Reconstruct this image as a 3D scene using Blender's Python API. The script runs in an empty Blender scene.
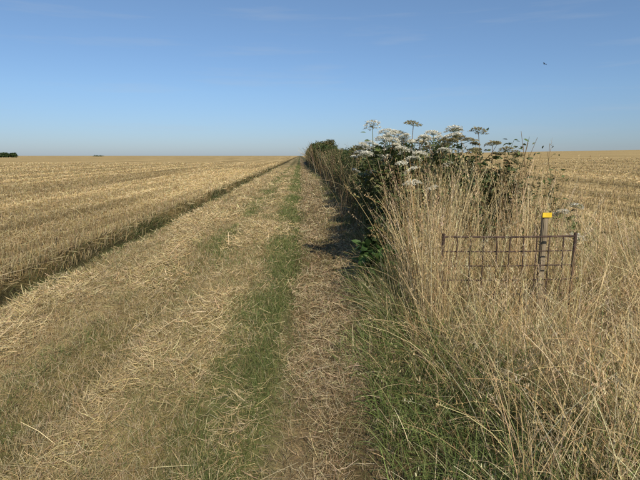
import bpy, math, numpy as np
from mathutils import Vector
rng = np.random.default_rng(7)
sc = bpy.context.scene
sc.view_settings.view_transform = 'Standard'
sc.view_settings.look = 'None'
sc.view_settings.exposure = 0

# ------------------------------------------------------------ noise
def _h(ix, iy, s):
    n = (ix.astype(np.int64)*374761393 + iy.astype(np.int64)*668265263 + s*974634777) & 0xffffffff
    n = ((n ^ (n >> 13))*1274126177) & 0xffffffff
    n = n ^ (n >> 16)
    return (n & 0xffff)/65535.0
def vn(x, y, s=0):
    x = np.asarray(x, float); y = np.asarray(y, float)
    ix = np.floor(x); iy = np.floor(y); fx = x-ix; fy = y-iy
    fx = fx*fx*(3-2*fx); fy = fy*fy*(3-2*fy)
    a = _h(ix, iy, s); b = _h(ix+1, iy, s); c = _h(ix, iy+1, s); d = _h(ix+1, iy+1, s)
    return (a*(1-fx)+b*fx)*(1-fy)+(c*(1-fx)+d*fx)*fy
def fbm(x, y, s=0):
    return (vn(x, y, s)+.5*vn(x*2.1, y*2.1, s+1)+.25*vn(x*4.3, y*4.3, s+2))/1.75
def sst(a, b, x):
    t = np.clip((x-a)/(b-a), 0, 1); return t*t*(3-2*t)

def shift(Y): return 0.30*(1-np.exp(-np.maximum(Y-2, 0)/5))-0.17
def zone(X, Y): return X-shift(Y)
def rutw(Y): return .25*(vn(np.asarray(Y)*.8, np.asarray(Y)*0, 5)-.5)
def gz(X, Y):
    X = np.asarray(X, float); Y = np.asarray(Y, float)
    z = 0.0175*np.logaddexp(0, (X-5)/1.2)*1.2
    zx = zone(X, Y)
    near = np.exp(-np.abs(Y)/60)
    z = z+near*0.05*(fbm(X*1.3, Y*1.3, 3)-.5)
    z = z+near*0.03*(vn(X*6, Y*6, 9)-.5)
    z = z-.16*np.exp(-((zx+3.5+rutw(Y))/.16)**2)          # rut beside the stubble
    z = z+.12*sst(-3.5, -3.75, zx+rutw(Y))
    z = z-.04*np.exp(-((zx+1.55)/.25)**2)
    z = z+.04*np.exp(-((zx+2.5)/.35)**2)
    z = z-.045*np.exp(-((zx-.15)/.28)**2)
    z = z+.10*sst(.6, 1.6, X)*sst(8, 5, X)
    return z

# ------------------------------------------------------------ mesh helpers
def mkmesh(name, V, F, col=None, mat=None, smooth=False):
    me = bpy.data.meshes.new(name)
    k = F.shape[1]
    me.vertices.add(len(V)); me.vertices.foreach_set('co', V.astype(np.float32).ravel())
    me.loops.add(F.size); me.loops.foreach_set('vertex_index', F.astype(np.int32).ravel())
    me.polygons.add(len(F)); me.polygons.foreach_set('loop_start', np.arange(0, F.size, k, dtype=np.int32))
    if col is not None:
        ca = me.color_attributes.new('Col', 'FLOAT_COLOR', 'POINT')
        c4 = np.ones((len(V), 4), np.float32); c4[:, :3] = np.clip(col, 0.001, 1)
        ca.data.foreach_set('color', c4.ravel())
    me.update(calc_edges=True)
    if smooth: me.polygons.foreach_set('use_smooth', np.ones(len(F), bool))
    ob = bpy.data.objects.new(name, me); sc.collection.objects.link(ob)
    if mat: me.materials.append(mat)
    return ob
class Bag:
    def __init__(s): s.V = []; s.F = []; s.C = []; s.n = 0
    def add(s, V, F, C):
        s.V.append(V); s.F.append(F+s.n); s.C.append(C); s.n += len(V)
    def make(s, name, mat, parent=None):
        o = mkmesh(name, np.concatenate(s.V), np.concatenate(s.F), np.concatenate(s.C), mat)
        if parent: o.parent = parent
        return o
def ribbons(bag, P, az, L, W, lean, curl, nseg, c0, c1, taper=1.0, twist=None, tipw=0.12):
    n = len(P); az = np.broadcast_to(az, n); L = np.broadcast_to(L, n); W = np.broadcast_to(W, n)
    lean = np.broadcast_to(lean, n); curl = np.broadcast_to(curl, n)
    c0 = np.broadcast_to(c0, (n, 3)); c1 = np.broadcast_to(c1, (n, 3))
    if twist is None: twist = rng.uniform(-1.4, 1.4, n)
    ca, sa = np.cos(az), np.sin(az)
    pts = np.zeros((n, nseg+1, 3)); pos = P.astype(float).copy()
    V = np.zeros((n, nseg+1, 2, 3)); C = np.zeros((n, nseg+1, 2, 3))
    for i in range(nseg+1):
        t = i/nseg; th = lean+curl*t
        st, ct = np.sin(th), np.cos(th)
        if i > 0:
            tm = lean+curl*(t-.5/nseg)
            pos = pos+(L/nseg)[:, None]*np.stack([np.sin(tm)*ca, np.sin(tm)*sa, np.cos(tm)], 1)
        side = np.stack([-sa, ca, 0*ca], 1); nor = np.stack([-ct*ca, -ct*sa, st], 1)
        w = np.cos(twist)[:, None]*side+np.sin(twist)[:, None]*nor
        ww = W*.5*(1-(1-tipw)*t**taper)
        V[:, i, 0] = pos-w*ww[:, None]; V[:, i, 1] = pos+w*ww[:, None]
        C[:, i, :] = (c0*(1-t)+c1*t)[:, None, :]
        pts[:, i] = pos
    base = (np.arange(n)*(nseg+1)*2)[:, None]
    k = (np.arange(nseg)*2)[None, :]
    F = np.stack([base+k, base+k+1, base+k+3, base+k+2], 2).reshape(-1, 4)
    bag.add(V.reshape(-1, 3), F, C.reshape(-1, 3))
    return pts
def leaves(bag, P, az, pitch, S, aspect, col, fold=.35):
    """two-quad folded leaf"""
    n = len(P); S = np.broadcast_to(S, n); asp = np.broadcast_to(aspect, n); col = np.broadcast_to(col, (n, 3))
    cp, sp = np.cos(pitch), np.sin(pitch)
    d = np.stack([cp*np.cos(az), cp*np.sin(az), sp], 1)
    s0 = np.stack([-np.sin(az), np.cos(az), 0*az], 1)
    u0 = np.cross(d, s0)
    r = rng.uniform(-.9, .9, n)[:, None]
    s = s0*np.cos(r)+u0*np.sin(r); u = np.cross(d, s)
    S1 = S[:, None]; A = (S*asp*.5)[:, None]
    V = np.zeros((n, 6, 3))
    V[:, 0] = P; V[:, 3] = P+d*S1-u*S1*rng.uniform(-.15, .25, (n, 1))
    V[:, 1] = P+d*S1*.3+s*A+u*A*fold; V[:, 2] = P+d*S1*.68+s*A*.75+u*A*fold*.6
    V[:, 5] = P+d*S1*.3-s*A+u*A*fold; V[:, 4] = P+d*S1*.68-s*A*.75+u*A*fold*.6
    b = (np.arange(n)*6)[:, None]
    F = np.concatenate([b+np.array([[0, 1, 2, 3]]), b+np.array([[0, 3, 4, 5]])], 0)
    C = np.repeat(col[:, None, :], 6, 1)
    bag.add(V.reshape(-1, 3), F, C.reshape(-1, 3))
def tube(bag, pts, r0, r1, col, ns=6):
    pts = np.asarray(pts, float); m = len(pts)
    V = []
    for i, p in enumerate(pts):
        t = pts[min(i+1, m-1)]-pts[max(i-1, 0)]; t = t/(np.linalg.norm(t)+1e-9)
        a = np.cross(t, [0.31, .9, .2]); a /= np.linalg.norm(a); b = np.cross(t, a)
        r = r0+(r1-r0)*i/(m-1)
        for k in range(ns):
            an = 2*math.pi*k/ns; V.append(p+r*(math.cos(an)*a+math.sin(an)*b))
    F = [[i*ns+k, i*ns+(k+1) % ns, (i+1)*ns+(k+1) % ns, (i+1)*ns+k] for i in range(m-1) for k in range(ns)]
    V = np.array(V); bag.add(V, np.array(F), np.repeat(np.array([col]), len(V), 0))
def pick(pal, n, jit=.18):
    pal = np.array(pal); c = pal[rng.integers(0, len(pal), n)]
    return c*(1+rng.normal(0, jit, (n, 1)))*(1+rng.normal(0, .05, (n, 3)))
def powY(n, a, b, p):
    u = rng.random(n)
    if abs(p-1) < 1e-6: return a*(b/a)**u
    q = 1-p; return (a**q+u*(b**q-a**q))**(1/q)

# ------------------------------------------------------------ materials
def vegmat(name, trans=.3, rough=.65, spec=.25):
    m = bpy.data.materials.new(name); m.use_nodes = True; nt = m.node_tree; nt.nodes.clear()
    o = nt.nodes.new('ShaderNodeOutputMaterial'); mx = nt.nodes.new('ShaderNodeMixShader')
    p = nt.nodes.new('ShaderNodeBsdfPrincipled'); t = nt.nodes.new('ShaderNodeBsdfTranslucent')
    a = nt.nodes.new('ShaderNodeAttribute'); a.attribute_name = 'Col'
    p.inputs['Roughness'].default_value = rough; p.inputs['Specular IOR Level'].default_value = spec
    nt.links.new(a.outputs['Color'], p.inputs['Base Color']); nt.links.new(a.outputs['Color'], t.inputs['Color'])
    mx.inputs[0].default_value = trans
    nt.links.new(p.outputs[0], mx.inputs[1]); nt.links.new(t.outputs[0], mx.inputs[2]); nt.links.new(mx.outputs[0], o.inputs[0])
    return m
M_straw = vegmat('straw', .12, .55, .25)
M_grass = vegmat('grass_blades', .25, .6, .2)
M_leaf = vegmat('leaves', .28, .55, .25)
M_flower = vegmat('umbel_florets', .35, .8, .1)

def N(nt, t, **kw):
    n = nt.nodes.new(t)
    for k, v in kw.items():
        setattr(n, k, v)
    return n
# ground material
gm = bpy.data.materials.new('field_soil_and_stubble'); gm.use_nodes = True; nt = gm.node_tree; nt.nodes.clear(); lk = nt.links.new
out = N(nt, 'ShaderNodeOutputMaterial'); pb = N(nt, 'ShaderNodeBsdfPrincipled'); lk(pb.outputs[0], out.inputs[0])
pb.inputs['Roughness'].default_value = .9; pb.inputs['Specular IOR Level'].default_value = .1
geo = N(nt, 'ShaderNodeNewGeometry')
zat = N(nt, 'ShaderNodeAttribute', attribute_name='zx')
def noise(scale, detail=4, rough=.6, sx=1, sy=1):
    mp = N(nt, 'ShaderNodeMapping'); mp.inputs['Scale'].default_value = (sx, sy, 1)
    lk(geo.outputs['Position'], mp.inputs[0])
    n = N(nt, 'ShaderNodeTexNoise'); n.inputs['Scale'].default_value = scale
    n.inputs['Detail'].default_value = detail; n.inputs['Roughness'].default_value = rough
    lk(mp.outputs[0], n.inputs['Vector']); return n.outputs['Fac']
def math_(op, a, b=None, c=None):
    m = N(nt, 'ShaderNodeMath', operation=op)
    for i, v in enumerate([a, b, c]):
        if v is None: continue
        if isinstance(v, (int, float)): m.inputs[i].default_value = v
        else: lk(v, m.inputs[i])
    return m.outputs[0]
def ramp(fac, stops, interp='LINEAR'):
    r = N(nt, 'ShaderNodeValToRGB'); r.color_ramp.interpolation = interp
    e = r.color_ramp.elements
    while len(e) < len(stops): e.new(.5)
    for i, (p, c) in enumerate(stops):
        e[i].position = p; e[i].color = (*c, 1) if len(c) == 3 else c
    lk(fac, r.inputs[0]); return r.outputs[0]
def mix(f, a, b, mode='MIX'):
    m = N(nt, 'ShaderNodeMix', data_type='RGBA', blend_type=mode)
    if isinstance(f, (int, float)): m.inputs[0].default_value = f
    else: lk(f, m.inputs[0])
    for i, v in ((6, a), (7, b)):
        if isinstance(v, tuple): m.inputs[i].default_value = (*v, 1)
        else: lk(v, m.inputs[i])
    return m.outputs[2]
wob = noise(1.2, 4, .6, 1, .35)
zz = math_('ADD', zat.outputs['Fac'], math_('MULTIPLY', math_('SUBTRACT', wob, .5), .6))
fac = math_('DIVIDE', math_('ADD', zz, 5), 12)
def zp(x): return (x+5)/12
gold = (.50, .365, .175); straw = (.30, .235, .12); brown = (.24, .175, .095); grn = (.12, .125, .045); ogr = (.17, .155, .06)
zc = ramp(fac, [(zp(-4.6), gold), (zp(-3.75), (.22, .16, .065)), (zp(-3.5), (.05, .045, .02)), (zp(-3.3), (.09, .075, .03)), (zp(-3.0), (.32, .25, .12)),  # near-black stops along the rut paint its shade into the ground colour
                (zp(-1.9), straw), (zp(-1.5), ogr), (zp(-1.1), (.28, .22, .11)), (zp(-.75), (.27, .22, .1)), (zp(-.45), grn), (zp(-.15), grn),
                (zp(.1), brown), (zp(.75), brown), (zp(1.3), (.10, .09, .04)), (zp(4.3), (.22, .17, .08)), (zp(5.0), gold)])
n1 = noise(14, 6, .75); n2 = noise(.5, 5, .65, 1, .08); n3 = noise(60, 3, .7)
n4 = noise(2.2, 4, .6, 1, .02); n5 = noise(.16, 4, .6, 1, .03); n6 = noise(.9, 3, .6, 1, .012)
c = mix(1.0, zc, ramp(n1, [(.3, (.45, .45, .42)), (.55, (1, 1, 1)), (.75, (1.35, 1.3, 1.2))]), 'MULTIPLY')
c = mix(1.0, c, ramp(n3, [(.3, (.6, .6, .6)), (.7, (1.3, 1.3, 1.3))]), 'MULTIPLY')
c = mix(1.0, c, ramp(n2, [(.3, (.72, .74, .72)), (.7, (1.2, 1.17, 1.15))]), 'MULTIPLY')
c = mix(1.0, c, ramp(n4, [(.38, (.68, .67, .62)), (.6, (1.15, 1.15, 1.15))]), 'MULTIPLY')
c = mix(1.0, c, ramp(n6, [(.4, (.74, .73, .66)), (.55, (1.1, 1.1, 1.1))]), 'MULTIPLY')
c = mix(1.0, c, ramp(n5, [(.35, (.9, .88, .82)), (.62, (1.15, 1.15, 1.15))]), 'MULTIPLY')
lk(c, pb.inputs['Base Color'])
bp = N(nt, 'ShaderNodeBump'); bp.inputs['Strength'].default_value = .8; bp.inputs['Distance'].default_value = .03
lk(n1, bp.inputs['Height']); lk(bp.outputs[0], pb.inputs['Normal'])

# ------------------------------------------------------------ ground sheet
def axis(core_a, core_b, step, far, g=1.12):
    a = list(np.arange(core_a, core_b, step)); s = step; x = a[-1]
    while x < far: s *= g; x += s; a.append(x)
    s = step; x = a[0]; lo = []
    while x > -far: s *= g; x -= s; lo.append(x)
    return np.array(lo[::-1]+a)
xs = axis(-4.5, 3, .05, 3500); ys = axis(1.5, 12, .07, 3500, 1.07)
ys = ys[ys > -300]
GX, GY = np.meshgrid(xs, ys); GZ = gz(GX, GY)
V = np.stack([GX, GY, GZ], 2).reshape(-1, 3); nx, ny = len(xs), len(ys)
i = np.arange(nx-1)[None, :]+nx*np.arange(ny-1)[:, None]
F = np.stack([i, i+1, i+1+nx, i+nx], 2).reshape(-1, 4)
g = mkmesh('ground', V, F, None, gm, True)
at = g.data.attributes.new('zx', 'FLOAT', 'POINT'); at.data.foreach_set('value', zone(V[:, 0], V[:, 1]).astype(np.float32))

def at_ground(X, Y, dz=0.0): return np.stack([X, Y, gz(X, Y)+dz], 1)

# ------------------------------------------------------------ palettes
P_straw = [(.62, .48, .25), (.56, .42, .20), (.69, .56, .32), (.42, .31, .14), (.58, .46, .26)]
P_gold = [(.64, .49, .25), (.58, .43, .20), (.70, .56, .31), (.45, .32, .13)]
P_pale = [(.58, .46, .26), (.64, .52, .31), (.47, .36, .19), (.36, .26, .12)]
P_green = [(.13, .17, .045), (.15, .19, .06), (.18, .21, .07), (.10, .13, .035)]
P_dry = [(.63, .48, .25), (.70, .55, .30), (.53, .39, .19), (.40, .27, .12), (.74, .61, .38)]

# ------------------------------------------------------------ stubble fields
def streak(X, Y):
    w = X+.5*(vn(Y*.06, Y*0, 2)-.5)
    a = sst(.33, .62, vn(w*.9, Y*.03, 21)); c_ = sst(.3, .55, vn(w*2.6, Y*.06, 22))
    return (.62+.38*a)*(.7+.3*c_)
def stubble(name, n, xl, side):
    b = Bag()
    Y = powY(n, 1.5, 90, 1.2)
    if side < 0:
        far = -(0.75*Y+3.0); X = xl+(far-xl)*rng.random(n)**1.1
    else:
        far = np.maximum(.85*Y+3, xl+.5); X = xl+(far-xl)*rng.random(n)
    row = .16
    X = np.round(X/row)*row+rng.normal(0, .02, n)+.03*(vn(Y*.3, X*0, 4)-.5)
    zx = zone(X, Y)+rutw(Y); k = (zx < -3.62+.16*(vn(Y*2, Y*0, 8)-.5)) if side < 0 else (X > xl)
    X, Y, zx = X[k], Y[k], zx[k]; m = len(X); s = streak(X, Y)[:, None]
    d = np.hypot(X, Y)
    ht = rng.uniform(.05, .16, m)*(1+.6*(fbm(X*.6, Y*.15, 2)-.5))
    if side < 0: ht *= 1+.2*sst(-4.1, -3.7, zx)
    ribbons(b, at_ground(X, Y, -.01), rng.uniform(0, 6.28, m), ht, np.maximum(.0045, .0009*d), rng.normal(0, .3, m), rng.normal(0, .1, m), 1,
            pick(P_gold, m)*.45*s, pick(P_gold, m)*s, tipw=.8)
    q = int(n*1.15)                                    # loose straw lying between the rows
    Y = powY(q, 1.5, 110, 1.25)
    if side < 0: X = xl+(-(0.75*Y+3.0)-xl)*rng.random(q)
    else: X = xl+(np.maximum(.85*Y+3, xl+.5)-xl)*rng.random(q)
    s = streak(X, Y); k = rng.random(q) < np.clip((s-.4)*1.9, .1, 1)
    if side < 0: k &= zone(X, Y)+rutw(Y) < -3.66
    X, Y, s = X[k], Y[k], s[k][:, None]; m = len(X); d = np.hypot(X, Y)
    ribbons(b, at_ground(X, Y, rng.uniform(0, .07, m)), rng.normal(1.57, 1.0, m), rng.uniform(.06, .28, m), np.maximum(.004, .0008*d),
            rng.normal(1.5, .14, m), rng.normal(0, .25, m), 2, pick(P_gold, m)*s, pick(P_straw, m)*s, tipw=.8)
    if side < 0:                                       # ragged stubble and weeds overhanging the rut
        q = 9000; Y = powY(q, 1.8, 60, 1.2); X = -3.72+rng.normal(0, .09, q)+shift(Y)-rutw(Y); d = np.hypot(X, Y)
        kk = rng.random(q) < sst(.3, .6, vn(Y*1.3, Y*0, 15))+.25; X, Y, d = X[kk], Y[kk], d[kk]; q = len(X)
        gcol = rng.random(q) < .35
        cc = np.where(gcol[:, None], pick([(.09, .11, .035), (.14, .15, .05)], q), pick(P_gold, q)*.75)
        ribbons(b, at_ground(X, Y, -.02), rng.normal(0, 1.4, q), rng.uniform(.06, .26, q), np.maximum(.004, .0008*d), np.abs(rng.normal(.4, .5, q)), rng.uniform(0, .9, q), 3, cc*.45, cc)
    return b.make(name, M_straw)
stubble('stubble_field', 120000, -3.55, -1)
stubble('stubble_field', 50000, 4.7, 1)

# ------------------------------------------------------------ straw litter on the headland
b = Bag()
n = 420000
Y = powY(n, 1.4, 60, 1.4); Z = rng.uniform(-3.4, 1.4, n); X = Z+shift(Y)
dens = np.interp(Z, [-3.6, -3.3, -3.0, -2.2, -1.9, -1.5, -1.1, -.8, -.5, -.15, 0, .7, 1.5], [.02, .12, .9, .95, .6, .25, .6, .55, .3, .25, .4, .45, .3])
cl = fbm(X*2.4, Y*.8, 31)
k = rng.random(n) < dens*(.2+sst(.36, .66, cl))
X, Y, Z, cl = X[k], Y[k], Z[k], cl[k]; m = len(X); d = np.hypot(X, Y)
bank = .06*sst(.4, .75, cl)*(Z < -.8)
br = ((Z > -.1))[:, None]
c = np.where(br, pick([(.36, .26, .14), (.44, .33, .19), (.30, .21, .11), (.52, .41, .24), (.6, .5, .3)], m), pick(P_straw+[(.36, .27, .12)], m))
c = c*(.62+.38*sst(.3, .6, cl))[:, None]
ribbons(b, at_ground(X, Y, bank*rng.random(m)+.004), rng.uniform(0, 6.28, m), rng.gamma(2.2, .026, m)+.02, np.maximum(.0024, .0008*d)*rng.uniform(.6, 1.4, m),
        rng.normal(1.42, .22, m), rng.normal(0, .5, m), 2, c*.9, c*rng.uniform(.8, 1.1, (m, 1)), tipw=.6)
b.make('straw_litter', M_straw)

# ------------------------------------------------------------ short mown grass on the track
b = Bag()
n = 460000
Y = powY(n, 1.4, 80, 1.4); Z = rng.uniform(-3.65, 1.3, n); X = Z+shift(Y)
cl = fbm(X*1.9, Y*.8, 41)
gd = np.interp(Z, [-3.8, -3.6, -3.35, -3.1, -2.2, -1.95, -1.6, -1.2, -.8, -.55, -.2, -.02, .25, .7, 1.0, 1.3], [.4, .8, .8, .25, .12, .4, .85, .45, .4, .95, .95, .35, .08, .25, .7, .9])
gd = gd*sst(.32, .6, cl+.08*(gd > .8))
dd = np.interp(Z, [-3.8, -3.4, -3, -.7, -.4, -.1, .7, 1.3], [.5, .25, .7, .8, .45, .25, .35, .6])*sst(.12, .5, fbm(X*2.5+9, Y*2, 51))
r = rng.random(n); isg = r < gd*.8; isd = (~isg) & (rng.random(n) < dd*.65)
k = isg | isd; X, Y, Z, isg, gd2 = X[k], Y[k], Z[k], isg[k], gd[k]; m = len(X); d = np.hypot(X, Y)
cc = np.where(isg[:, None], pick(P_green+[(.22, .22, .08), (.28, .26, .11)], m), pick(P_dry, m)*.8)
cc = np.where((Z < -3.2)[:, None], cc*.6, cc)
ln = np.where(isg, rng.uniform(.03, .10, m)*(.6+.7*gd2), rng.uniform(.03, .09, m))
ln = np.where(Z < -3.25, ln*1.3, ln)
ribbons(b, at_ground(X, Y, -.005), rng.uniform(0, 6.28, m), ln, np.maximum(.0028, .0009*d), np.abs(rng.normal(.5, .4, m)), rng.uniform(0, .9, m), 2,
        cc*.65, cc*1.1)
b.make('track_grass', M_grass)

# ------------------------------------------------------------ margin grass: tall, dry
b = Bag()
def Hmap(X, Y):
    h = .46+.08*sst(2.2, 3.4, Y)+.26*sst(2.3, 3.2, X-.1*(Y-3))*sst(2.5, 4, Y)
    h = h+.2*sst(4.3, 4.8, Y)
    h = h*(1-.38*sst(2.7, 3.3, Y)*sst(4.4, 4.2, Y)*sst(1.0, 1.3, X)*sst(2.7, 2.4, X))
    return h*(.5+.5*sst(.25, 1.0, X-.06*Y))
def panicles(bag, pts, n_each, ln, c):
    """little spikelets round the top of the stems"""
    m = len(pts); top = pts[:, -1]; pre = pts[:, -2]
    for j in range(n_each):
        t = rng.random(m)[:, None]**.8
        p = top+(pre-top)*t*1.0
        s = rng.uniform(.012, .022, m)
        o = rng.normal(0, 1, (m, 3))*(.004+.012*t)*[[1, 1, .4]]
        ribbons(bag, p+o, rng.uniform(0, 6.28, m), s*ln, .0045*ln, rng.uniform(.1, .9, m), rng.uniform(-.3, .6, m), 1, c*rng.uniform(.8, 1.1, (m, 1)), c, tipw=.3)
def tallgrass(n, xa, xb, ya, yb, hf, pal, green=.1, leanL=0, seeds=.35, w=.0032, p=1.0, sel=None, lean_sd=.17, curl=.5):
    Y = powY(n, ya, yb, p); X = rng.uniform(xa, xb, n)
    k = rng.random(n) < sst(.2, .62, fbm(X*2.3, Y*2.3, 61))+.1
    if sel is not None: k &= sel(X, Y)
    X, Y = X[k], Y[k]; m = len(X)
    h = (hf(X, Y) if callable(hf) else np.full(m, hf))*rng.uniform(.5, 1.2, m)
    az = rng.uniform(0, 6.28, m); lean = np.abs(rng.normal(0, lean_sd, m))
    cl = 6.28*vn(X*1.6, Y*1.6, 71); az = np.where(rng.random(m) < .55, cl+rng.normal(0, .6, m), az)
    if leanL:
        e = rng.random(m) < leanL; az = np.where(e, math.pi+rng.normal(0, .6, m), az); lean = np.where(e, lean+.25, lean)
    d = np.hypot(X, Y)
    isg = rng.random(m) < (green(X, Y) if callable(green) else green)
    c = np.where(isg[:, None], pick(P_green, m)*1.15, pick(pal, m))
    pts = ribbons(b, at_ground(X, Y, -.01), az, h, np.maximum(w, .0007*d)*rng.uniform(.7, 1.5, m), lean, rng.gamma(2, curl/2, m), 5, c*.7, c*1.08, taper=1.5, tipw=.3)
    s = (rng.random(m) < seeds) & ~isg
    if s.any(): panicles(b, pts[s], 8, 1.0, c[s]*.95)
greenf = lambda X, Y: np.clip(.92-.45*(X-.3)-.06*np.maximum(Y-2.5, 0), .08, .9)
edge = lambda X, Y: X > .40+.05*(Y-2)+.12*np.sin(Y*3)*vn(Y*2, Y*0, 1)*2
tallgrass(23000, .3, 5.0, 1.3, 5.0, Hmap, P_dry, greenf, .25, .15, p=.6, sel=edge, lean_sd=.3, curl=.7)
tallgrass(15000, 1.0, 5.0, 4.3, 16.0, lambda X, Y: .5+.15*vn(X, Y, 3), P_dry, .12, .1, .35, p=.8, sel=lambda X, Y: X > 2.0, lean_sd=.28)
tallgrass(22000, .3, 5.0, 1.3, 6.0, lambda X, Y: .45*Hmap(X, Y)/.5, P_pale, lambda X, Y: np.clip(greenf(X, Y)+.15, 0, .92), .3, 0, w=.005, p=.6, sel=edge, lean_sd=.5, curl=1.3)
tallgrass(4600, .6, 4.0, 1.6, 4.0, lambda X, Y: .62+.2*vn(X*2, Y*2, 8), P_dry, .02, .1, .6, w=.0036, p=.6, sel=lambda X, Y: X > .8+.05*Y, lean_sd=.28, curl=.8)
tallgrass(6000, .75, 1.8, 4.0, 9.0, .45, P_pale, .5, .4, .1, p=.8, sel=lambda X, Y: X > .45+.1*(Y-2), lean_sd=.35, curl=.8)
def clump(n, cx, cy, sx, sy, h, **kw):
    X = rng.normal(cx, sx, n); Y = rng.normal(cy, sy, n)
    hh = h*rng.uniform(.5, 1.1, n)
    az = rng.uniform(0, 6.28, n); c = pick(P_dry, n)
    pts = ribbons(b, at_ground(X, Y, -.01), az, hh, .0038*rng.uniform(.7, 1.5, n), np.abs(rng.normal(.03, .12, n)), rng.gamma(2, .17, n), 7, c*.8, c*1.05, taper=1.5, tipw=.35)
    s = rng.random(n) < .6
    panicles(b, pts[s], 14, 1.15, c[s]*.95)
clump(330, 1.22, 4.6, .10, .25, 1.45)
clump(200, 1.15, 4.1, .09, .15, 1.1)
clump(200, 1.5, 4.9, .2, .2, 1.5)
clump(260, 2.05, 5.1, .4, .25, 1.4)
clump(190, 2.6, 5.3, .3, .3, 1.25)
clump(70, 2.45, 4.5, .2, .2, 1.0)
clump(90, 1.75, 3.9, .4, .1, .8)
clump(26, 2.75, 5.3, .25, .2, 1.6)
b.make('dry_margin_grass', M_grass)

# ------------------------------------------------------------ hedge
hb = Bag(); hs = Bag()
def blob(bag, cx, cy, cz, rx, ry, rz, n, size, pal, aspect=.5, shell=.55):
    v = rng.normal(0, 1, (n, 3)); v /= np.linalg.norm(v, axis=1)[:, None]
    r = shell+(1-shell)*rng.random(n)**.7; r *= 1+.5*(vn(v[:, 0]*3+cx*5, v[:, 2]*3+cy*3, 5)-.5)
    P = np.array([cx, cy, cz])+v*r[:, None]*np.array([rx, ry, rz])
    k = P[:, 2] > gz(P[:, 0], P[:, 1])+.02; P = P[k]; v = v[k]; m = len(P)
    if m == 0: return
    az = np.arctan2(v[:, 1], v[:, 0])+rng.normal(0, .9, m); pitch = rng.normal(-.1, .5, m)+v[:, 2]*.4
    leaves(bag, P, az, pitch, size*rng.uniform(.6, 1.3, m), aspect, pick(pal, m, .25))
G_dark = [(.045, .072, .02), (.06, .09, .026), (.075, .105, .035), (.05, .075, .028)]
G_mid = [(.09, .12, .04), (.12, .145, .05), (.07, .10, .035), (.14, .155, .06)]
G_olive = [(.15, .14, .055), (.20, .17, .075), (.12, .12, .045), (.24, .18, .085), (.10, .12, .04)]
def htop(y): return np.interp(y, [6, 9, 12, 20, 40, 48, 60, 80, 120], [1.6, 1.75, 1.75, 1.8, 1.95, 2.9, 3.2, 2.9, 2.5])
def hleft(y): return np.interp(y, [5.5, 8, 12, 18, 30, 45, 60, 120], [1.0, 1.15, 1.35, 1.5, 1.75, 1.75, 1.6, 1.6])
y = 6.9
while y < 120:
    st = .3+.012*y
    for j in range(3):
        r = rng.uniform(.22, .5)*(1+.004*y)
        t = htop(y)*rng.uniform(.62, 1.08)
        cx = hleft(y)+r+j*rng.uniform(.35, .6)
        u_ = rng.random(); pal = G_dark if u_ < .2 else (G_mid if u_ < .65 else G_olive)
        nn = int(np.clip(5200/(y*.55), 160, 800))
        sz = max(.055, .0033*y)
        blob(hb, cx, y+rng.uniform(-.3, .3), t-r*.8, r, r*1.1, r*.9, nn, sz, pal)
        blob(hb, cx, y+rng.uniform(-.3, .3), t*.45, r*1.05, r*1.2, t*.42, nn, sz, pal)
    y += st
hb.make('hedge', M_leaf)
n = 2400
Y = powY(n, 7.5, 100, .7); X = hleft(Y)+rng.normal(.45, .4, n); e = rng.random(n)
X = np.where(e < .35, hleft(Y)-rng.random(n)*.25+.15, X)
h = np.where(e < .35, rng.uniform(.2, .6, n), htop(Y)*rng.uniform(.6, 1.1, n))
c = pick(P_dry+[(.25, .15, .08), (.3, .22, .1), (.2, .2, .08), (.16, .18, .06), (.22, .15, .08), (.18, .12, .07)], n)*.65
pts = ribbons(hs, at_ground(X, Y), rng.uniform(0, 6.28, n), h, np.maximum(.004, .0007*Y), np.abs(rng.normal(0, .22, n)), rng.gamma(2, .2, n), 5, c*.8, c, tipw=.4)
panicles(hs, pts[::2], 6, 1.8, c[::2])
hs.make('hedge_bottom_grass', M_grass)

# leafy shrub, near end of the hedge
sb = Bag()
for k_ in range(46):
    cx = rng.uniform(1.1, 3.1); cy = rng.uniform(6.1, 7.4); r = rng.uniform(.13, .26)
    lim = np.interp(cx, [1.1, 1.5, 2.3, 3.3], [1.2, 1.5, 1.3, 1.1])
    cz = rng.uniform(.3, lim)
    u_ = rng.random()
    blob(sb, cx, cy, cz, r*1.1, r*1.1, r*rng.uniform(.8, 1.5), 360, rng.uniform(.045, .085), G_dark if u_ < .45 else (G_mid if u_ < .8 else G_olive), .5, .2)
for (cx, cy, cz, r, hz) in [(1.45, 6.7, .6, .42, .6), (2.1, 6.8, .55, .45, .6), (2.8, 6.9, .5, .42, .5), (1.05, 6.1, .4, .22, .35), (1.5, 5.8, .35, .3, .35)]:
    blob(sb, cx, cy, cz, r, r, hz, 1100, .08, G_dark, .55, .4)
for k_ in range(80):
    x0 = rng.uniform(1.0, 3.4); y0 = rng.uniform(5.9, 7.3); hgt = rng.uniform(1.2, 1.9)
    sc_ = (.12, .13, .05) if rng.random() < .5 else (.26, .18, .09)
    tube(sb, [(x0, y0, 0), (x0+rng.normal(0, .06), y0, hgt*.5), (x0+rng.normal(0, .16), y0+rng.normal(0, .1), hgt)], .007, .0025, sc_)
    n = 20; t = rng.uniform(.4, 1, n); P = np.stack([x0+rng.normal(0, .05, n), y0+rng.normal(0, .05, n), hgt*t], 1)
    leaves(sb, P, rng.uniform(0, 6.28, n), rng.normal(-.2, .4, n), rng.uniform(.04, .09, n), .4, pick(G_mid if rng.random() < .5 else G_olive, n))
sb.make('nettle_shrub', M_leaf)
bb = Bag()
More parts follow.
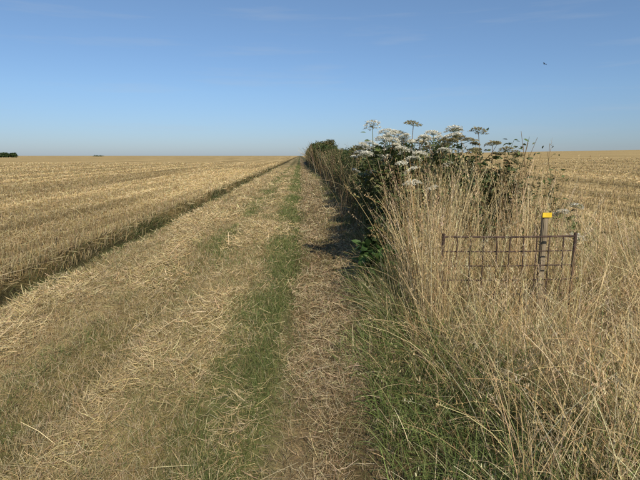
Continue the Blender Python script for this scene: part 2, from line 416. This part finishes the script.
for (cx, cy) in [(.92, 5.6), (1.1, 5.9), (.9, 6.1)]:
    n = 90
    az = rng.uniform(0, 6.28, n); zz_ = rng.uniform(.05, .5, n); rr = rng.uniform(.02, .16, n)
    P = np.stack([cx+rr*np.cos(az), cy+rr*np.sin(az), zz_], 1)
    leaves(bb, P, az, rng.normal(.1, .5, n), rng.uniform(.08, .17, n), .6, pick([(.06, .11, .03), (.08, .14, .035), (.10, .16, .045)], n), .3)
bb.make('burdock_plant', M_leaf)

# ------------------------------------------------------------ hogweed with flat white umbels
def umbel(gr, fl, p, R, col, tilt):
    nr = 24
    for i_ in range(nr):
        rr = R*math.sqrt((i_+.5)/nr); a = i_*2.39996+rng.uniform(-.2, .2)
        tip = p+np.array([rr*math.cos(a), rr*math.sin(a), R*.5-.4*rr*rr/R+tilt[0]*rr*math.cos(a)+tilt[1]*rr*math.sin(a)])
        tube(gr, [p, tip], .0015, .001, (.2, .23, .10), 3)
        m = 15
        q = rng.normal(0, 1, (m, 3))*np.array([R*.095, R*.095, R*.05])+tip
        cc_ = np.array([col])*rng.uniform(.75, 1.05, (m, 1))
        leaves(fl, q, rng.uniform(0, 6.28, m), rng.uniform(-.6, 1.3, m), rng.uniform(.011, .018, m), .9, cc_, .1)
def hogweed(x, y, z, nside, seeded=0.0, big=1.0):
    root = bpy.data.objects.new('hogweed_plant', None); root.location = (0, 0, 0); sc.collection.objects.link(root)
    gr, fl = Bag(), Bag()
    bx, by = x+rng.normal(0, .1), y+rng.normal(0, .08)
    base = np.array([bx, by, float(gz(bx, by))]); top = np.array([x, y, z])
    mid = (base+top)/2+rng.normal(0, .05, 3)*[1, 1, 0]
    stemc = (.17, .19, .08) if rng.random() > .4 else (.26, .17, .09)
    tube(gr, [base, mid, top], .010, .004, stemc)
    heads = [(top, rng.uniform(.09, .13)*big)]
    for i_ in range(nside):
        t = rng.uniform(.6, .9); s = base+(top-base)*t
        a = rng.uniform(0, 6.28); o = rng.uniform(.12, .32)
        e_ = s+np.array([math.cos(a)*o, math.sin(a)*o, (z-s[2])*rng.uniform(.2, .95)])
        tube(gr, [s, (s+e_)/2+np.array([math.cos(a), math.sin(a), 0])*.04, e_], .005, .0025, stemc)
        heads.append((e_, rng.uniform(.045, .10)*big))
        leaves(gr, np.repeat(s[None], 5, 0)+rng.normal(0, .03, (5, 3)), a+rng.normal(0, .6, 5), rng.uniform(-.3, .4, 5), rng.uniform(.08, .16, 5), .5, pick(G_mid, 5))
    for p, R in heads:
        sd = rng.random() < seeded+.06
        umbel(gr, fl, p, R, (.36, .31, .16) if sd else (.84, .81, .68), rng.normal(0, .2, 2)+np.array([0, -.14]))
    nl = 45; t = rng.uniform(.3, .9, nl)[:, None]; P = base+(top-base)*t+rng.normal(0, .09, (nl, 3))
    leaves(gr, P, rng.uniform(0, 6.28, nl), rng.uniform(-.5, .6, nl), rng.uniform(.04, .11, nl), .45, pick(G_mid+G_olive, nl))
    gr.make('stems_and_leaves', M_leaf, root); fl.make('flower_umbels', M_flower, root)
for (x, y_, z, ns, sd) in [(.96, 6.5, 1.97, 4, 0), (1.2, 6.8, 1.90, 4, .05), (1.48, 6.4, 1.98, 5, .0), (1.72, 6.3, 1.86, 5, .05), (1.88, 6.5, 1.80, 4, .1), (2.08, 6.6, 1.92, 3, .3),
                            (2.42, 6.6, 1.90, 4, .6), (.90, 6.9, 1.60, 4, 0), (1.30, 6.2, 1.66, 4, .0), (1.37, 5.9, 1.24, 1, 0), (2.7, 6.8, 1.74, 4, .95), (2.98, 7.0, 1.66, 4, .95),
                            (1.62, 6.6, 1.75, 4, .0), (3.4, 6.1, .92, 1, 0), (3.75, 6.4, .9, 1, .3), (3.3, 5.6, .6, 1, 0), (1.5, 10.5, 1.85, 3, .2), (1.65, 13, 1.9, 2, .2), (2.3, 7.2, 1.95, 3, .8),
                            (1.35, 6.6, 1.84, 4, 0), (1.1, 6.4, 1.78, 4, 0)]:
    hogweed(x, y_, z, ns, sd)

# ------------------------------------------------------------ rusty metal gate
def simple_mat(name, c1, c2, scale, rough=.8, metal=0.0):
    m = bpy.data.materials.new(name); m.use_nodes = True; t = m.node_tree; p = t.nodes['Principled BSDF']
    tc = t.nodes.new('ShaderNodeTexCoord'); mp = t.nodes.new('ShaderNodeMapping'); n_ = t.nodes.new('ShaderNodeTexNoise'); r = t.nodes.new('ShaderNodeValToRGB')
    mp.inputs['Scale'].default_value = scale; n_.inputs['Scale'].default_value = 1; n_.inputs['Detail'].default_value = 6
    r.color_ramp.elements[0].position = .35; r.color_ramp.elements[0].color = (*c1, 1)
    r.color_ramp.elements[1].position = .65; r.color_ramp.elements[1].color = (*c2, 1)
    t.links.new(tc.outputs['Object'], mp.inputs[0]); t.links.new(mp.outputs[0], n_.inputs['Vector']); t.links.new(n_.outputs['Fac'], r.inputs[0]); t.links.new(r.outputs[0], p.inputs['Base Color'])
    bu = t.nodes.new('ShaderNodeBump'); bu.inputs['Strength'].default_value = .5; bu.inputs['Distance'].default_value = .002
    t.links.new(n_.outputs['Fac'], bu.inputs['Height']); t.links.new(bu.outputs[0], p.inputs['Normal'])
    p.inputs['Roughness'].default_value = rough; p.inputs['Metallic'].default_value = metal
    p.inputs['Specular IOR Level'].default_value = .2
    return m
M_rust = simple_mat('rusty_steel', (.045, .030, .024), (.11, .072, .052), (25, 25, 25), .9, 0)
M_wood = simple_mat('weathered_wood', (.16, .125, .08), (.34, .27, .18), (60, 60, 4), .9)
M_yel = simple_mat('yellow_paint', (.62, .42, .03), (.74, .52, .04), (20, 20, 20), .6)
def bar(name, pts, r, parent, mat, ns=8):
    q = Bag(); tube(q, pts, r, r, (1, 1, 1), ns)
    o = q.make(name, mat, parent); 
    o.data.polygons.foreach_set('use_smooth', np.ones(len(o.data.polygons), bool)); return o
gate = bpy.data.objects.new('metal_gate', None); sc.collection.objects.link(gate)
gy = 4.12; xa, xb = 1.25, 2.43
bar('hinge_stile', [(xa, gy, -.05), (xa, gy, .93)], .014, gate, M_rust)
bar('latch_stile', [(xb, gy, -.05), (xb, gy, .93)], .014, gate, M_rust)
for j, z in enumerate([.12, .25, .38, .51, .64, .77, .90]):
    bar('rail_%d' % j, [(xa, gy, z), ((xa+xb)/2, gy+.008, z-.008), (xb, gy, z)], .0095 if j in (0, 6) else .006, gate, M_rust)
for j in range(1, 10):
    x = xa+(xb-xa)*j/10
    bar('upright_%d' % j, [(x, gy-.016, .12), (x+rng.normal(0, .006), gy-.018, .5), (x+rng.normal(0, .003), gy-.016, .90)], .0052, gate, M_rust)

def box(name, x0, x1, y0, y1, z0, z1, mat, parent=None, bev=.004):
    import bmesh
    me = bpy.data.meshes.new(name); bm = bmesh.new(); bmesh.ops.create_cube(bm, size=1)
    for v in bm.verts: v.co = Vector(((x0+x1)/2+v.co.x*(x1-x0), (y0+y1)/2+v.co.y*(y1-y0), (z0+z1)/2+v.co.z*(z1-z0)))
    bmesh.ops.bevel(bm, geom=bm.edges[:], offset=bev, segments=2, affect='EDGES')
    bm.to_mesh(me); bm.free(); me.materials.append(mat); o = bpy.data.objects.new(name, me); sc.collection.objects.link(o)
    if parent: o.parent = parent
    return o
post = bpy.data.objects.new('waymark_post', None); sc.collection.objects.link(post)
box('post_shaft', 2.172, 2.222, 4.20, 4.25, -.1, 1.10, M_wood, post, .008)
box('yellow_waymark_plate', 2.155, 2.24, 4.188, 4.196, 1.055, 1.10, M_yel, post, .003)

# ------------------------------------------------------------ distant trees
tb = Bag()
for (x, y_, w, h) in [(-242, 412, 5, 4.6), (-236, 415, 4, 4.2), (-239, 410, 4.5, 4)]:
    tube(tb, [(x, y_, 0), (x+.2, y_, h*.5)], .35, .2, (.08, .06, .04))
    for _ in range(8):
        blob(tb, x+rng.normal(0, w*.4), y_+rng.normal(0, 1.5), h*rng.uniform(.3, .65), w*.45, w*.4, h*.26, 160, .9, G_dark, .6, .3)
tb.make('distant_trees', M_leaf)
tb = Bag()
for k_ in range(3):
    x = rng.uniform(-350, -342)
    blob(tb, x, 850+rng.uniform(-20, 20), .8, 4, 4, rng.uniform(.7, 1.2), 100, 1.3, G_dark, .6, .3)
tb.make('distant_hedgerow', M_leaf)

# ------------------------------------------------------------ bird
bird = bpy.data.objects.new('flying_bird', None); sc.collection.objects.link(bird)
bird.location = (12.1, 24.5, 6.05); bird.rotation_euler = (.15, .25, math.radians(35)); bird.scale = (.75, .75, .75)
M_bird = simple_mat('dark_feathers', (.012, .011, .01), (.03, .026, .022), (30, 30, 30), .8)
prof = [(-.10, .004), (-.07, .016), (-.02, .026), (.03, .024), (.06, .014), (.075, .017), (.092, .012), (.11, .001)]
Vb = []; ns = 8
for (yy, r) in prof:
    for k_ in range(ns):
        a = 2*math.pi*k_/ns; Vb.append((r*math.cos(a), yy, r*.85*math.sin(a)+(.006 if yy > .07 else 0)))
Fb = [[i_*ns+k_, i_*ns+(k_+1) % ns, (i_+1)*ns+(k_+1) % ns, (i_+1)*ns+k_] for i_ in range(len(prof)-1) for k_ in range(ns)]
o = mkmesh('body', np.array(Vb), np.array(Fb), None, M_bird, True); o.parent = bird
for s in (-1, 1):
    Vw = np.array([(s*.015, .05, .01), (s*.015, -.03, .008), (s*.08, .07, .035), (s*.08, -.025, .03), (s*.15, .045, .035), (s*.15, -.035, .033), (s*.21, -.02, .02), (s*.205, -.045, .02)])
    o = mkmesh('wing_%s' % ('left' if s < 0 else 'right'), Vw, np.array([[0, 1, 3, 2], [2, 3, 5, 4], [4, 5, 7, 6]]), None, M_bird); o.parent = bird
o = mkmesh('tail', np.array([(-.01, -.09, 0), (.01, -.09, 0), (.03, -.16, 0), (-.03, -.16, 0)]), np.array([[0, 1, 2, 3]]), None, M_bird); o.parent = bird

# ------------------------------------------------------------ sky + sun
sun_el = math.radians(40); az_back = math.radians(20)     # sun is behind the camera and a little to the right
sd = Vector((math.sin(az_back)*math.cos(sun_el), -math.cos(az_back)*math.cos(sun_el), math.sin(sun_el)))
w = bpy.data.worlds.new('World'); sc.world = w; w.use_nodes = True; t = w.node_tree; t.nodes.clear()
o = t.nodes.new('ShaderNodeOutputWorld'); bg = t.nodes.new('ShaderNodeBackground'); sk = t.nodes.new('ShaderNodeTexSky')
sk.sky_type = 'NISHITA'; sk.sun_disc = False; sk.sun_elevation = sun_el; sk.sun_rotation = math.atan2(sd.x, sd.y)
sk.altitude = 50; sk.air_density = 1.0; sk.dust_density = .3; sk.ozone_density = 2.0
tc = t.nodes.new('ShaderNodeTexCoord'); mp = t.nodes.new('ShaderNodeMapping'); mp.inputs['Scale'].default_value = (2.2, 2.2, 26)
nz = t.nodes.new('ShaderNodeTexNoise'); nz.inputs['Scale'].default_value = 1.6; nz.inputs['Detail'].default_value = 7; nz.inputs['Roughness'].default_value = .55
rp = t.nodes.new('ShaderNodeValToRGB'); rp.color_ramp.elements[0].position = .56; rp.color_ramp.elements[0].color = (0, 0, 0, 1)
rp.color_ramp.elements[1].position = .8; rp.color_ramp.elements[1].color = (.22, .22, .22, 1)
mx = t.nodes.new('ShaderNodeMix'); mx.data_type = 'RGBA'; mx.inputs[7].default_value = (4.6, 5.1, 5.7, 1)
# haze tint: the air low over the fields is blue-grey rather than cream
sp = t.nodes.new('ShaderNodeSeparateXYZ'); t.links.new(tc.outputs['Generated'], sp.inputs[0])
hz = t.nodes.new('ShaderNodeValToRGB'); e = hz.color_ramp.elements
e[0].position = 0; e[0].color = (.45, .565, .86, 1); e[1].position = .45; e[1].color = (.95, 1.03, 1.06, 1)
e2 = e.new(.12); e2.color = (.64, .77, .97, 1)
t.links.new(sp.outputs['Z'], hz.inputs[0])
mu = t.nodes.new('ShaderNodeMix'); mu.data_type = 'RGBA'; mu.blend_type = 'MULTIPLY'; mu.inputs[0].default_value = 1
t.links.new(sk.outputs[0], mu.inputs[6]); t.links.new(hz.outputs[0], mu.inputs[7])
t.links.new(tc.outputs['Generated'], mp.inputs[0]); t.links.new(mp.outputs[0], nz.inputs['Vector']); t.links.new(nz.outputs['Fac'], rp.inputs[0])
t.links.new(rp.outputs[0], mx.inputs[0]); t.links.new(mu.outputs[2], mx.inputs[6]); t.links.new(mx.outputs[2], bg.inputs[0])
bg.inputs[1].default_value = .105; t.links.new(bg.outputs[0], o.inputs[0])
L = bpy.data.lights.new('sun', 'SUN'); L.energy = 5.0; L.angle = math.radians(.53); L.color = (1, .925, .79)
lo = bpy.data.objects.new('sun', L); sc.collection.objects.link(lo); lo.rotation_euler = sd.to_track_quat('Z', 'Y').to_euler()

# ------------------------------------------------------------ camera
cd = bpy.data.cameras.new('camera'); co = bpy.data.objects.new('camera', cd); sc.collection.objects.link(co)
cd.sensor_width = 36; cd.lens = 27.2; cd.clip_start = .05; cd.clip_end = 8000
co.location = (0, 0, 1.6); co.rotation_euler = (math.radians(90-9.9), 0, math.radians(-2.37))
sc.camera = co
